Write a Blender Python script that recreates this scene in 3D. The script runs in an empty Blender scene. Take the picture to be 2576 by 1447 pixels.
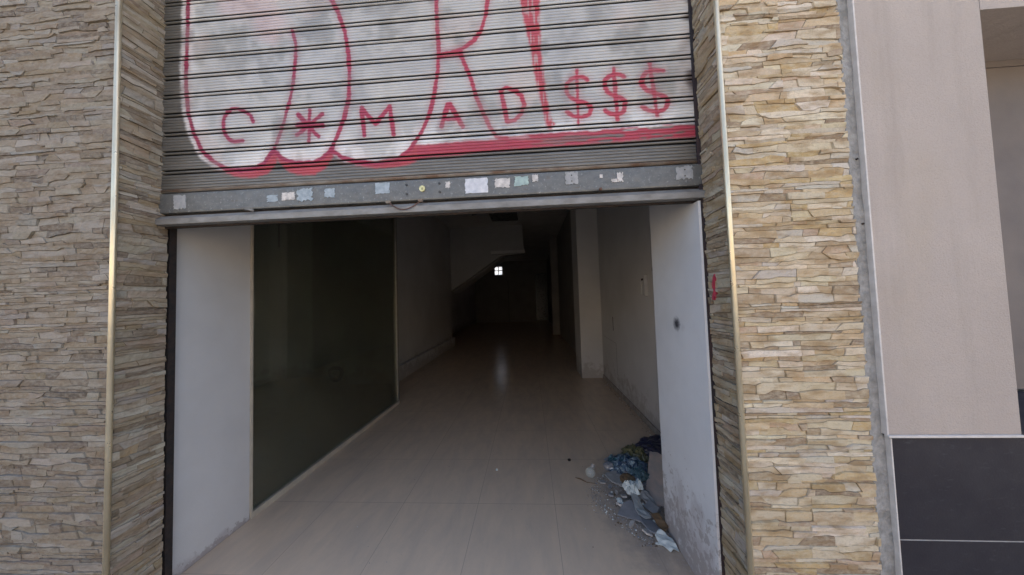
import bpy, bmesh, math, random
import numpy as np
from mathutils import Vector, Matrix, noise as mnoise
rad = math.radians
S = bpy.context.scene
C = S.collection

# ------------------------------------------------------------ camera, sky, sun, exposure
F_PX = 720.0                                   # focal length for a 2576 px wide frame
yaw, pitch, roll = rad(-3.34499663), rad(2.22699799), rad(-1.80431978)
fw = Vector((math.sin(yaw)*math.cos(pitch), math.cos(yaw)*math.cos(pitch), math.sin(pitch)))
rt = Vector((math.cos(yaw), -math.sin(yaw), 0)); up = rt.cross(fw)
rt2 = rt*math.cos(roll) + up*math.sin(roll); up2 = up*math.cos(roll) - rt*math.sin(roll)
cd = bpy.data.cameras.new('camera'); cam = bpy.data.objects.new('camera', cd); C.objects.link(cam)
cd.sensor_width = 36; cd.lens = 36*F_PX/2576; cd.clip_start = .02; cd.clip_end = 500
mw = Matrix((rt2, up2, -fw)).transposed().to_4x4(); mw.translation = Vector((0, 0, 1.62))
cam.matrix_world = mw
S.camera = cam

SUN_EL, SUN_AZ = rad(50), rad(42)              # the sun stands behind the building: the street front is in open shade
W = bpy.data.worlds.new('World'); S.world = W; W.use_nodes = True
wn = W.node_tree; wn.nodes.clear()
sky = wn.nodes.new('ShaderNodeTexSky'); sky.sky_type = 'NISHITA'; sky.sun_disc = False
sky.sun_elevation = SUN_EL; sky.sun_rotation = SUN_AZ; sky.dust_density = 3.5; sky.ozone_density = .6
bg = wn.nodes.new('ShaderNodeBackground'); bg.inputs[1].default_value = .13
wo = wn.nodes.new('ShaderNodeOutputWorld')
wn.links.new(sky.outputs[0], bg.inputs[0]); wn.links.new(bg.outputs[0], wo.inputs[0])
sl = bpy.data.lights.new('sun', 'SUN'); sl.energy = 3.6; sl.angle = rad(.5); sl.color = (1, .95, .87)
so = bpy.data.objects.new('sun', sl); C.objects.link(so)
sdir = Vector((math.sin(SUN_AZ)*math.cos(SUN_EL), math.cos(SUN_AZ)*math.cos(SUN_EL), math.sin(SUN_EL)))
so.rotation_euler = sdir.to_track_quat('Z', 'Y').to_euler(); so.location = sdir*30
S.view_settings.view_transform = 'Standard'; S.view_settings.look = 'None'
S.view_settings.exposure = 1.88; S.view_settings.gamma = 1
S.view_settings.use_curve_mapping = False
S.cycles.max_bounces = 8; S.cycles.diffuse_bounces = 5; S.cycles.glossy_bounces = 4
S.cycles.caustics_reflective = False; S.cycles.caustics_refractive = False

# ------------------------------------------------------------ helpers
WLOC = {}
def wloc(o): return WLOC.get(o.name, Vector((0, 0, 0)))
def tag(o, label=None, cat=None, group=None, kind=None):
    if label: o['label'] = label
    if cat: o['category'] = cat
    if group: o['group'] = group
    if kind: o['kind'] = kind
    return o
def thing(name, label, cat, loc, group=None):
    o = bpy.data.objects.new(name, None); C.objects.link(o); o.location = loc
    o.empty_display_size = .1
    WLOC[o.name] = Vector(loc)
    return tag(o, label, cat, group)
def link_mesh(name, me, m, parent=None, base=None):
    """me is in world coordinates; the object's origin goes to base (or the parent's)."""
    pl = wloc(parent) if parent else Vector((0, 0, 0))
    b = Vector(base) if base is not None else pl
    if b.length: me.transform(Matrix.Translation(-b))
    if m:
        for q in (m if isinstance(m, (list, tuple)) else [m]): me.materials.append(q)
    o = bpy.data.objects.new(name, me); C.objects.link(o)
    o.location = b - pl
    if parent: o.parent = parent
    WLOC[o.name] = b
    return o
def obj(name, bm, m, parent=None, base=None, smooth=False):
    me = bpy.data.meshes.new(name)
    bmesh.ops.recalc_face_normals(bm, faces=bm.faces)
    bm.to_mesh(me); bm.free()
    if smooth:
        for p in me.polygons: p.use_smooth = True
    return link_mesh(name, me, m, parent, base)
def B(): return bmesh.new()
def box(bm, x0, x1, y0, y1, z0, z1, bevel=0, mi=0):
    t = bmesh.new()
    v = [t.verts.new((x, y, z)) for x in (x0, x1) for y in (y0, y1) for z in (z0, z1)]
    for f in ((0,1,3,2),(4,6,7,5),(0,4,5,1),(2,3,7,6),(0,2,6,4),(1,5,7,3)): t.faces.new([v[i] for i in f])
    bmesh.ops.recalc_face_normals(t, faces=t.faces)
    if bevel: bmesh.ops.bevel(t, geom=t.edges[:], offset=bevel, segments=2, affect='EDGES', profile=.6)
    for f in t.faces: f.material_index = mi
    merge(bm, t)
def merge(bm, t, mat=None):
    me = bpy.data.meshes.new('tmp'); t.to_mesh(me); t.free()
    if mat is not None: me.transform(mat)
    bm.from_mesh(me); bpy.data.meshes.remove(me)
def cyl(bm, p0, p1, r0, r1=None, n=16, cap=True):
    p0, p1 = Vector(p0), Vector(p1); r1 = r0 if r1 is None else r1
    t = bmesh.new(); d = p1 - p0
    bmesh.ops.create_cone(t, cap_ends=cap, segments=n, radius1=r0, radius2=r1, depth=d.length)
    merge(bm, t, Matrix.Translation((p0+p1)/2) @ d.to_track_quat('Z', 'Y').to_matrix().to_4x4())
def tube(bm, pts, r, n=8):
    pts = [Vector(p) for p in pts]; rings = []
    for i, p in enumerate(pts):
        d = (pts[min(i+1, len(pts)-1)] - pts[max(i-1, 0)]).normalized()
        a = d.orthogonal().normalized() if i == 0 else (a - d*a.dot(d)).normalized()
        b = d.cross(a)
        rr = r[i] if isinstance(r, (list, tuple)) else r
        rings.append([bm.verts.new(p + (a*math.cos(k*2*math.pi/n) + b*math.sin(k*2*math.pi/n))*rr) for k in range(n)])
    for A, D in zip(rings, rings[1:]):
        for k in range(n): bm.faces.new((A[k], A[(k+1) % n], D[(k+1) % n], D[k]))
    bm.faces.new(rings[0][::-1]); bm.faces.new(rings[-1])
def prism(bm, poly, axis, a, b):
    """extrude a 2-D polygon along axis from a to b; poly holds the other two coordinates in order."""
    def P(q, w):
        q = list(q); q.insert(axis, w); return q
    A = [bm.verts.new(P(q, a)) for q in poly]; D = [bm.verts.new(P(q, b)) for q in poly]
    bm.faces.new(A); bm.faces.new(D[::-1]); n = len(poly)
    for i in range(n): bm.faces.new((A[i], D[i], D[(i+1) % n], A[(i+1) % n]))

# ------------------------------------------------------------ materials
class NT:
    def __init__(s, name):
        s.m = bpy.data.materials.new(name); s.m.use_nodes = True; s.t = s.m.node_tree; s.t.nodes.clear()
        s.out = s.n('ShaderNodeOutputMaterial'); s.b = s.n('ShaderNodeBsdfPrincipled')
        s.l(s.b.outputs[0], s.out.inputs[0])
        s.tc = s.n('ShaderNodeTexCoord').outputs['Object']
        s.pos = s.n('ShaderNodeNewGeometry').outputs['Position']
    def n(s, k, **a):
        q = s.t.nodes.new(k)
        for x, y in a.items(): setattr(q, x, y)
        return q
    def l(s, a, b): s.t.links.new(a, b)
    def map(s, src, loc=(0,0,0), scale=(1,1,1), rot=(0,0,0)):
        q = s.n('ShaderNodeMapping'); s.l(src, q.inputs[0])
        q.inputs[1].default_value = loc; q.inputs[2].default_value = rot; q.inputs[3].default_value = scale
        return q.outputs[0]
    def noise(s, scale, detail=4, rough=.55, src=None, stretch=None, dist=0):
        q = s.n('ShaderNodeTexNoise'); q.inputs['Scale'].default_value = scale
        q.inputs['Detail'].default_value = detail; q.inputs['Roughness'].default_value = rough
        q.inputs['Distortion'].default_value = dist
        src = src or s.pos
        if stretch: src = s.map(src, scale=stretch)
        s.l(src, q.inputs['Vector']); return q.outputs[0]
    def ramp(s, f, a, b, lo=0., hi=1.):
        q = s.n('ShaderNodeMapRange'); q.clamp = True; s.l(f, q.inputs[0])
        q.inputs[1].default_value = a; q.inputs[2].default_value = b
        q.inputs[3].default_value = lo; q.inputs[4].default_value = hi; return q.outputs[0]
    def mix(s, f, a, b, mode='MIX'):
        q = s.n('ShaderNodeMix', data_type='RGBA', blend_type=mode)
        for i, v in ((0, f), (6, a), (7, b)):
            if hasattr(v, 'is_output') or isinstance(v, bpy.types.NodeSocket): s.l(v, q.inputs[i])
            elif i == 0: q.inputs[0].default_value = v
            else: q.inputs[i].default_value = (*v[:3], 1)
        return q.outputs[2]
    def math(s, op, a, b=None):
        q = s.n('ShaderNodeMath', operation=op)
        for i, v in ((0, a), (1, b)):
            if v is None: continue
            if isinstance(v, bpy.types.NodeSocket): s.l(v, q.inputs[i])
            else: q.inputs[i].default_value = v
        return q.outputs[0]
    def set(s, k, v):
        i = s.b.inputs[k]
        if isinstance(v, bpy.types.NodeSocket): s.l(v, i)
        elif isinstance(v, (tuple, list)): i.default_value = (*v[:3], 1)
        else: i.default_value = v
    def bump(s, h, strength=.3, dist=.01, prev=None):
        q = s.n('ShaderNodeBump'); q.inputs['Strength'].default_value = strength; q.inputs['Distance'].default_value = dist
        s.l(h, q.inputs['Height'])
        if prev is not None: s.l(prev, q.inputs['Normal'])
        s.l(q.outputs[0], s.b.inputs['Normal']); return q.outputs[0]
    def xyz(s, src=None):
        q = s.n('ShaderNodeSeparateXYZ'); s.l(src or s.pos, q.inputs[0]); return q.outputs
def simple(name, a, b=None, scale=8, rough=.6, bump=.2, bscale=60, bdist=.004, metal=0, spec=.5, stretch=None, detail=5):
    t = NT(name); b = b or tuple(x*.8 for x in a)
    t.set('Base Color', t.mix(t.ramp(t.noise(scale, detail, .6, stretch=stretch), .35, .65), a, b))
    t.set('Roughness', t.ramp(t.noise(scale*1.7, 3), .3, .7, max(.03, rough-.08), min(1, rough+.08)))
    t.set('Metallic', metal); t.set('Specular IOR Level', spec)
    if bump: t.bump(t.noise(bscale, 4, .6), bump, bdist)
    return t.m

def stone_mat(name, sat=1.0, g=1.):
    t = NT(name)
    at = t.n('ShaderNodeAttribute', attribute_name='tone').outputs['Color']
    n1 = t.noise(38, 5, .65, stretch=(1, 1, 2.2)); n2 = t.noise(9, 3, .5, stretch=(1, 1, 3))
    c = t.mix(t.ramp(n1, .38, .66, 0, .62), at, (.68*g, .60*g, .46*g))
    c = t.mix(t.ramp(n2, .46, .66, 0, .6), c, (.36*g, .24*g, .12*g))
    c = t.mix(t.ramp(t.noise(20, 5, .7, stretch=(1, 1, 4)), .56, .68, 0, .45), c, (.23*g, .17*g, .11*g))
    c = t.mix(t.ramp(t.noise(140, 3, .7), .55, .75, 0, .35), c, (.16, .12, .09))
    hs = t.n('ShaderNodeHueSaturation'); hs.inputs['Saturation'].default_value = sat; t.l(c, hs.inputs['Color'])
    t.set('Base Color', hs.outputs[0]); t.set('Roughness', .78); t.set('Specular IOR Level', .3)
    b1 = t.bump(t.noise(55, 6, .7, stretch=(1, 1, 1.8)), .55, .008)
    t.bump(t.noise(260, 3, .6), .25, .002, b1)
    return t.m
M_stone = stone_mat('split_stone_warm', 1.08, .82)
M_stoneL = stone_mat('split_stone_grey', .8, .5)  # same stone; front toned down further than the side for vignetting
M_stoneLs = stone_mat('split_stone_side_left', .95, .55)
M_stoneR = stone_mat('split_stone_shaded_right', 1.0, .62)  # same stone as the front, shade of the inner side put into the colour
M_grout = simple('stone_backing', (.40, .33, .25), (.30, .25, .19), 20, .9, .4)
M_brass = simple('brass_trim', (.84, .74, .52), (.66, .56, .38), 14, .34, .1, 40, .001, metal=.7, stretch=(1, 1, .25))
M_cement = simple('cement', (.36, .35, .33), (.22, .215, .20), 24, .92, 1, 38, .012)
def plaster_mat():
    t = NT('pink_grey_plaster')
    c = t.mix(t.ramp(t.noise(1.6, 3), .35, .65), (.485, .42, .37), (.435, .375, .33))
    c = t.mix(t.ramp(t.noise(2.2, 3, .5, stretch=(1, 1, .35)), .55, .8, 0, .45), c, (.42, .34, .235))
    c = t.mix(t.ramp(t.noise(170, 3), .45, .8, 0, .28), c, (.30, .25, .22))
    c = t.mix(t.ramp(t.noise(5, 6, .7, stretch=(1.6, 1, .14)), .52, .75, 0, .42), c, (.33, .28, .235))
    t.set('Base Color', c); t.set('Roughness', .85); t.set('Specular IOR Level', .25)
    b = t.bump(t.noise(150, 4, .7), .8, .005); t.bump(t.noise(12, 3), .35, .012, b)
    return t.m
M_plaster = plaster_mat()
M_bead = simple('white_corner_bead', (.66, .62, .58), (.54, .50, .46), 20, .6, .3)
M_niche = simple('brown_grey_render', (.185, .158, .14), (.15, .13, .12), 3, .8, .3, 180, .002)
def dark_tile_mat():
    t = NT('dark_slate_tile')
    c = t.mix(t.ramp(t.noise(5, 4), .3, .7), (.020, .018, .024), (.027, .025, .031))
    c = t.mix(t.ramp(t.noise(24, 5, .6, stretch=(1, 1, 3)), .6, .78, 0, .25), c, (.11, .11, .12))
    t.set('Base Color', c); t.set('Roughness', t.ramp(t.noise(9, 4), .3, .7, .5, .66)); t.set('Specular IOR Level', .3); t.bump(t.noise(120, 4), .25, .002)
    return t.m
M_dtile = dark_tile_mat()
M_dgrout = simple('pale_grout', (.38, .38, .38), None, 30, .9, .3)
def shutter_mat():
    t = NT('galvanised_slats_with_spray_paint')
    a = t.n('ShaderNodeAttribute', attribute_name='paint')
    x = t.xyz()
    m = t.mix(t.ramp(t.noise(6, 5, .6, stretch=(.6, 1, 3)), .3, .7), (.19, .18, .16), (.145, .138, .124))
    m = t.mix(t.ramp(t.noise(45, 4, .7, stretch=(.25, 1, 2)), .5, .75, 0, .35), m, (.34, .34, .33))
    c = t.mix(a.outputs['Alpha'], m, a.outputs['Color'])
    c = t.mix(t.ramp(t.noise(26, 5, .7, stretch=(.12, 1, 1)), .62, .82, 0, .3), c, (.10, .09, .075))
    t.set('Base Color', c)
    t.set('Metallic', t.ramp(a.outputs['Alpha'], 0, 1, .45, .08)); t.set('Roughness', t.ramp(t.noise(20, 3), .3, .7, .38, .55))
    t.bump(t.noise(30, 4, .6, stretch=(.3, 1, 1)), .2, .004)
    return t.m
M_shut = shutter_mat()
def galv_mat():
    t = NT('galvanised_bar')
    c = t.mix(t.ramp(t.noise(28, 5, .7, stretch=(.5, 1, 1)), .3, .7), (.115, .12, .118), (.175, .175, .165))
    c = t.mix(t.ramp(t.noise(60, 4, .7), .58, .72, 0, .7), c, (.42, .43, .43))
    c = t.mix(t.ramp(t.noise(9, 6, .7, stretch=(1, 1, 4)), .62, .72, 0, .6), c, (.13, .08, .05))
    t.set('Base Color', c); t.set('Metallic', .35); t.set('Roughness', t.ramp(t.noise(40, 3), .3, .7, .4, .62))
    t.bump(t.noise(90, 4, .6), .3, .003)
    return t.m
M_galv = galv_mat()
M_ledge = simple('weathered_angle_iron', (.27, .265, .25), (.19, .18, .165), 22, .6, .4, 90, .003, metal=.3, stretch=(.5, 1, 1))
M_rust = simple('rusty_roll', (.24, .21, .17), (.13, .075, .045), 16, .8, .6, 80, .004, stretch=(.5, 1, 1))
M_black = simple('black_channel', (.012, .011, .011), (.03, .018, .014), 30, .8, .3)
M_railr = simple('rusted_dark_rail', (.022, .020, .025), (.04, .022, .022), 14, .75, .6, 60, .004, stretch=(1, 1, .4))
M_darksteel = simple('dark_bolt', (.05, .05, .055), (.09, .08, .07), 60, .5, .3, metal=.6)
M_rustwire = simple('rusty_wire', (.16, .085, .06), (.09, .05, .04), 60, .75, .4)
M_lock = simple('brass_lock', (.80, .66, .33), (.62, .48, .2), 60, .3, .15, metal=.85)
def jamb_mat(name, right):
    t = NT(name); x = t.xyz()
    c = t.mix(t.ramp(t.noise(3, 4), .35, .7), (.68, .68, .69) if right else (.58, .57, .56), (.60, .60, .61) if right else (.53, .52, .51))
    # water-stained, flaking paint rising from the floor
    hz = .9 if right else .12
    n = t.noise(6, 6, .65, stretch=(1, 1, .45), dist=.4)
    g = t.ramp(x[2], 0, hz, .34, -.08)
    st = t.ramp(t.math('ADD', n, g), .62, .76)
    c = t.mix(t.math('MULTIPLY', st, .6), c, (.40, .36, .36))
    st2 = t.ramp(t.math('ADD', t.noise(22, 5, .7), g), .70, .76)
    c = t.mix(t.math('MULTIPLY', st2, .6), c, (.28, .24, .22))
    if right:
        d = t.n('ShaderNodeVectorMath', operation='DISTANCE'); t.l(t.pos, d.inputs[0]); d.inputs[1].default_value = (.895, 1.815, 1.434)
        w = t.math('ADD', d.outputs['Value'], t.math('MULTIPLY', t.math('SUBTRACT', t.noise(70, 4, .7), .5), .035))
        c = t.mix(t.ramp(w, .014, .050, .97, 0), c, (.015, .015, .025))
    c = t.mix(t.ramp(t.noise(140, 3, .6), .66, .74, 0, .3), c, (.35, .33, .32))
    t.set('Base Color', c); t.set('Roughness', .75)
    b = t.bump(st, -.5, .006); t.bump(t.noise(160, 4), .35, .003, b)
    return t.m
M_jambL = jamb_mat('white_jamb_paint', False); M_jambR = jamb_mat('flaking_white_jamb_paint', True)
def inner_wall_mat():
    t = NT('dusty_white_wall'); x = t.xyz()
    c = t.mix(t.ramp(t.noise(1.2, 4), .35, .7), (.56, .555, .55), (.48, .475, .47))
    g = t.ramp(x[2], 0, .6, .26, -.1)
    st = t.ramp(t.math('ADD', t.noise(5, 6, .7), g), .58, .70)
    c = t.mix(t.math('MULTIPLY', st, .6), c, (.30, .27, .25))
    t.set('Base Color', c); t.set('Roughness', .8); t.bump(t.noise(80, 4), .3, .003)
    return t.m
M_wall = inner_wall_mat()
M_ceil = simple('white_ceiling', (.58, .58, .57), (.50, .50, .49), 2, .85, .2)
M_walld = simple('wall_with_painted_shade', (.30, .285, .27), (.24, .23, .22), 1.5, .9, .2)  # white wall darkened, shade of the shop's rear put into the colour
M_stair = simple('white_stair_render', (.40, .40, .40), (.36, .36, .36), 2, .85, .2)
def floor_mat():
    t = NT('beige_porcelain_floor')
    br = t.n('ShaderNodeTexBrick'); br.offset = 0; br.squash = 1
    t.l(t.map(t.pos, loc=(.458+.605*20, -2.32+.625*20, 0)), br.inputs['Vector'])
    br.inputs['Scale'].default_value = 1; br.inputs['Mortar Size'].default_value = .0018
    br.inputs['Mortar Smooth'].default_value = .2; br.inputs['Brick Width'].default_value = .605; br.inputs['Row Height'].default_value = .625
    br.inputs['Color1'].default_value = (.66, .50, .355, 1); br.inputs['Color2'].default_value = (.64, .485, .345, 1)
    br.inputs['Mortar'].default_value = (.36, .285, .22, 1)
    c = br.outputs['Color']
    c = t.mix(t.ramp(t.noise(3.2, 5, .6, stretch=(1.6, .7, 1), dist=.6), .42, .72, 0, .5), c, (.50, .40, .31))
    c = t.mix(t.ramp(t.noise(4, 6, .6, stretch=(2.6, .8, 1), dist=.3), .40, .80, 0, .45), c, (.42, .345, .275))
    c = t.mix(t.ramp(t.noise(70, 3, .6), .5, .8, 0, .12), c, (.40, .34, .28))
    d = t.n('ShaderNodeVectorMath', operation='DISTANCE'); t.l(t.map(t.pos, scale=(1, .55, 1)), d.inputs[0]); d.inputs[1].default_value = (.86, 2.35*.55, 0)
    w = t.math('ADD', d.outputs['Value'], t.math('MULTIPLY', t.math('SUBTRACT', t.noise(9, 6, .7), .5), .45))
    c = t.mix(t.ramp(w, .18, .42, .75, 0), c, (.26, .225, .20))
    c = t.mix(t.math('MULTIPLY', t.ramp(w, .22, .40, 1, 0), t.ramp(t.noise(55, 5, .7), .55, .68, 0, .7)), c, (.50, .46, .42))
    t.set('Base Color', c)
    t.set('Roughness', t.ramp(t.noise(4, 3, .5, stretch=(1.5, .8, 1)), .25, .75, .15, .22))
    t.set('Specular IOR Level', .4)
    b = t.bump(br.outputs['Fac'], -.25, .002); t.bump(t.noise(14, 4, .6), .06, .004, b)
    return t.m
M_floor = floor_mat()
M_sill = simple('pale_sill', (.52, .46, .37), (.42, .37, .30), 9, .5, .2)
M_alu = simple('dull_aluminium_frame', (.36, .34, .30), (.28, .26, .23), 20, .45, .15, metal=.5)
def glass_mat():
    t = NT('tinted_glass'); t.t.nodes.remove(t.b)
    tr = t.n('ShaderNodeBsdfTransparent'); tr.inputs[0].default_value = (.95, .97, .90, 1)
    gl = t.n('ShaderNodeBsdfGlossy'); gl.inputs['Roughness'].default_value = .03; gl.inputs[0].default_value = (.8, .8, .8, 1)
    fr = t.n('ShaderNodeFresnel'); fr.inputs[0].default_value = 1.45
    mx = t.n('ShaderNodeMixShader'); t.l(t.math('MULTIPLY', fr.outputs[0], .8), mx.inputs[0]); t.l(tr.outputs[0], mx.inputs[1]); t.l(gl.outputs[0], mx.inputs[2])
    df = t.n('ShaderNodeBsdfDiffuse'); df.inputs[0].default_value = (.42, .44, .36, 1)
    m2 = t.n('ShaderNodeMixShader'); t.l(t.ramp(t.noise(4, 5, .6), .3, .75, .025, .075), m2.inputs[0]); t.l(mx.outputs[0], m2.inputs[1]); t.l(df.outputs[0], m2.inputs[2])
    t.l(m2.outputs[0], t.out.inputs[0]); return t.m
M_glass = glass_mat()
M_redspray = simple('red_spray', (.45, .04, .07), (.35, .03, .06), 40, .6, .2)
M_asphalt = simple('pale_paving', (.34, .30, .25), (.27, .24, .205), 12, .9, .6, 120, .006)
M_pave = simple('pavement_concrete', (.36, .34, .31), (.28, .265, .245), 5, .85, .4, 50, .004)
M_upper = simple('upper_facade_render', (.48, .43, .36), (.42, .38, .32), 1.5, .85, .3)
M_opp = simple('opposite_facade_render', (.60, .50, .38), (.54, .45, .34), 1, .85, .3)
M_dark = simple('dark_opening', (.02, .02, .022), (.03, .03, .03), 5, .3, .1)

# ------------------------------------------------------------ the setting
def sheet(name, x0, x1, y0, y1, z, m, kind='structure', base=None):
    bm = B(); box(bm, x0, x1, y0, y1, z-.2, z)
    o = obj(name, bm, m, None, base or ((x0+x1)/2, (y0+y1)/2, z)); tag(o, kind=kind); return o
bm = B(); box(bm, -150, 150, -150, 150, -.6, -.25)
tag(obj('ground', bm, M_pave, None, (0, 0, -.25)), kind='structure')
sheet('road', -60, 60, -10.5, -1.2, -.20, M_asphalt)
sheet('pavement', -60, 60, -1.19, 1.33, -.04, M_pave)
bm = B(); box(bm, -60, 60, -13, -10.51, -.24, -.06); tag(obj('far_pavement', bm, M_pave, None, (0, -7.7, -.06)), kind='structure')
bm = B(); box(bm, -5.6, 3.4, 1.345, 20.6, -.24, 0)
tag(obj('shop_floor', bm, M_floor, None, (0, 10, 0)), kind='structure')
bm = B(); box(bm, -5.6, 3.4, 1.62, 21, 4.26, 4.5)
tag(obj('ceiling', bm, M_ceil, None, (0, 10, 4.26)), kind='structure')

# ------------------------------------------------------------ split stone cladding
def stone_panel(Wd, Hh, seed, straight_u=None):
    """flat lists of (u, v, d) verts, faces and one tone per vertex; u along the wall, v up, d out of the wall"""
    R = random.Random(seed)
    du = .01; us = np.arange(-.02, Wd+.02+du, du)
    levels = [-.03]; hs = []
    while levels[-1] < Hh + .02:
        h = R.choice((.013, .016, .018, .021, .024, .027, .031, .037)); levels.append(levels[-1]+h); hs.append(h)
    bounds = []
    for i, lv in enumerate(levels):
        hmin = min(hs[max(i-1, 0)], hs[min(i, len(hs)-1)])
        off = np.zeros(len(us))
        if i % 7:
            u = -.02
            while u < Wd + .05:
                L = R.uniform(.05, .19); a = R.uniform(-.33, .33)*hmin; sl_ = R.uniform(-.25, .25)*hmin
                k = (us >= u) & (us < u+L); off[k] = a + sl_*((us[k]-u)/L-.5)*2
                u += L
            k = np.ones(3)/3; off = np.convolve(off, k, 'same')
        off += np.array([mnoise.noise(Vector((x*40, lv*77, seed)))*.0013 for x in us])
        bounds.append(lv+off)
    for i in range(1, len(bounds)): bounds[i] = np.maximum(bounds[i], bounds[i-1]+.0065)
    V = []; Fc = []; T = []
    pal = [((.60, .51, .375), 6), ((.68, .60, .48), 4), ((.55, .43, .28), 5), ((.50, .37, .20), 2.2), ((.38, .29, .20), 2.8), ((.25, .185, .13), 2.2), ((.53, .48, .41), 3), ((.48, .35, .25), 1)]
    cs = [p[0] for p in pal]; ws = [p[1] for p in pal]
    SV = (0, .10, .5, .90, 1)
    for i in range(len(bounds)-1):
        h = hs[i]; u = -.02 - R.uniform(0, .1); slant = 0
        while u < Wd:
            L = (R.uniform(.04, .13) if R.random() < .45 else R.uniform(.12, .28)) if h < .03 else R.uniform(.05, .2)
            nsl = R.uniform(-.5, .5)*h*(1.3 if R.random() < .3 else .35)
            crosses = straight_u and u < straight_u < u+L and (i//7) % 2 == 0
            if crosses: L = max(.03, straight_u-u); nsl = 0
            g = .0003
            ub0, ub1 = u-slant+g, u+L-nsl-g; ut0, ut1 = u+slant+g, u+L+nsl-g
            u += L; slant = nsl
            if max(ub1, ut1) < 0 or min(ub0, ut0) > Wd: continue
            n = max(3, int(L/.011)); ts = [0, min(.25, .0010/L)] + [k/n for k in range(1, n)] + [1-min(.25, .0010/L), 1]
            d0 = .003+R.random()**1.6*.0105; tu = R.uniform(-.003, .003); tv = R.uniform(-.0015, .003)
            c = R.choices(cs, ws)[0]; f = R.uniform(.88, 1.1); c = tuple(min(.8, q*f*R.uniform(.97, 1.03)) for q in c)
            b0 = len(V)
            for a, t in enumerate(ts):
                ub, ut = ub0+(ub1-ub0)*t, ut0+(ut1-ut0)*t
                vb = float(np.interp(ub, us, bounds[i]))+g; vt = float(np.interp(ut, us, bounds[i+1]))-g
                for s in (0, min(.3, .0009/h), .5, 1-min(.3, .0009/h), 1):
                    uu = min(max(ub+(ut-ub)*s, 0), Wd); vv = min(max(vb+(vt-vb)*s, 0), Hh)
                    edge = t in (0, 1) or s in (0, 1)
                    d = .0012 if edge else .0015 + d0 + tu*(t-.5) + tv*(s-.5)*2 + mnoise.noise(Vector((uu*60, vv*90, seed+i)))*.0022
                    V.append((uu, vv, d)); T.append(c)
            m = len(SV)
            for a in range(len(ts)-1):
                for q in range(m-1):
                    p = b0+a*m+q; Fc.append((p, p+m, p+m+1, p+1))
    return V, Fc, T
def stone_mesh(name, panels, mat, parent, gain=1.):
    """panels: (Wd, Hh, seed, straight_u, mapping (u, v, d) -> xyz)"""
    V = []; Fc = []; T = []
    for Wd, Hh, seed, su, fn in panels:
        v, f, t = stone_panel(Wd, Hh, seed, su); b = len(V)
        V += [fn(*q) for q in v]; Fc += [tuple(k+b for k in q) for q in f]; T += t
    me = bpy.data.meshes.new(name); me.from_pydata(V, [], Fc); me.update()
    at = me.color_attributes.new('tone', 'FLOAT_COLOR', 'POINT')
    at.data.foreach_set('color', np.array([(*[q*gain for q in c], 1) for c in T], dtype=np.float32).ravel())
    me.polygons.foreach_set('use_smooth', [False]*len(me.polygons))
    return link_mesh(name, me, mat, parent)

YF = 1.345; XL, XR = -2.14, .92; HT = 3.6
def stone_pillar(name, label, x0, x1, reveal_x, reveal_y1, mat, seed, su, left, gf=1., gs=1.):
    r = thing(name, label, 'stone pillar', ((x0+x1)/2, 1.5, 0))
    bm = B(); s = 1 if left else -1
    box(bm, x0+(0 if left else .012), x1-(.012 if left else 0), YF+.012, 1.572 if left else 1.61, -.04, HT+.4); obj('pillar_core', bm, M_grout, r)
    front = (x1-x0-.012, HT+.4, seed, su, (lambda u, v, d: (x0+u+(0 if left else .012), YF+.012-d, v-.04)))
    o1 = stone_mesh('front_cladding', [front], mat[0], r, gf)
    if left: fn = lambda u, v, d: (reveal_x-.012+d, YF+.014+u, v-.04)
    else: fn = lambda u, v, d: (reveal_x+.012-d, YF+.014+u, v-.04)
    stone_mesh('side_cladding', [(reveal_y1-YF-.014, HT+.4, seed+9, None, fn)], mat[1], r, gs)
    bm = B()
    cx = reveal_x - s*.004
    cyl(bm, (cx, YF+.006, -.04), (cx, YF+.006, HT+.4), .0115, n=20)
    obj('corner_trim', bm, M_brass, r, smooth=True)
    return r
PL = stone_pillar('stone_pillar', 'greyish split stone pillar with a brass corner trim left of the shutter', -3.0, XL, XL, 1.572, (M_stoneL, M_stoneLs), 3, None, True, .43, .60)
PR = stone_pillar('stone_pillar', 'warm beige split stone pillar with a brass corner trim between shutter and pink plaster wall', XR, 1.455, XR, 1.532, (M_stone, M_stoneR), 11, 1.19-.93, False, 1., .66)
# red spray marks on the inner side of the right pillar
bm = B()
for k, (yy, zz, ry, rz) in enumerate(((1.477, 1.685, .012, .02), (1.484, 1.655, .014, .03), (1.478, 1.62, .012, .025), (1.49, 1.598, .010, .018))):
    poly = [(yy+.7*ry*math.cos(a)*(1+.3*math.sin(3*a+k)), zz+rz*math.sin(a)*(1+.25*math.cos(4*a+k))) for a in [i*math.pi/8 for i in range(16)]]
    prism(bm, poly, 0, XR-.0005-k*.0004, XR+.01)
obj('spray_mark', bm, M_redspray, PR)

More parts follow.
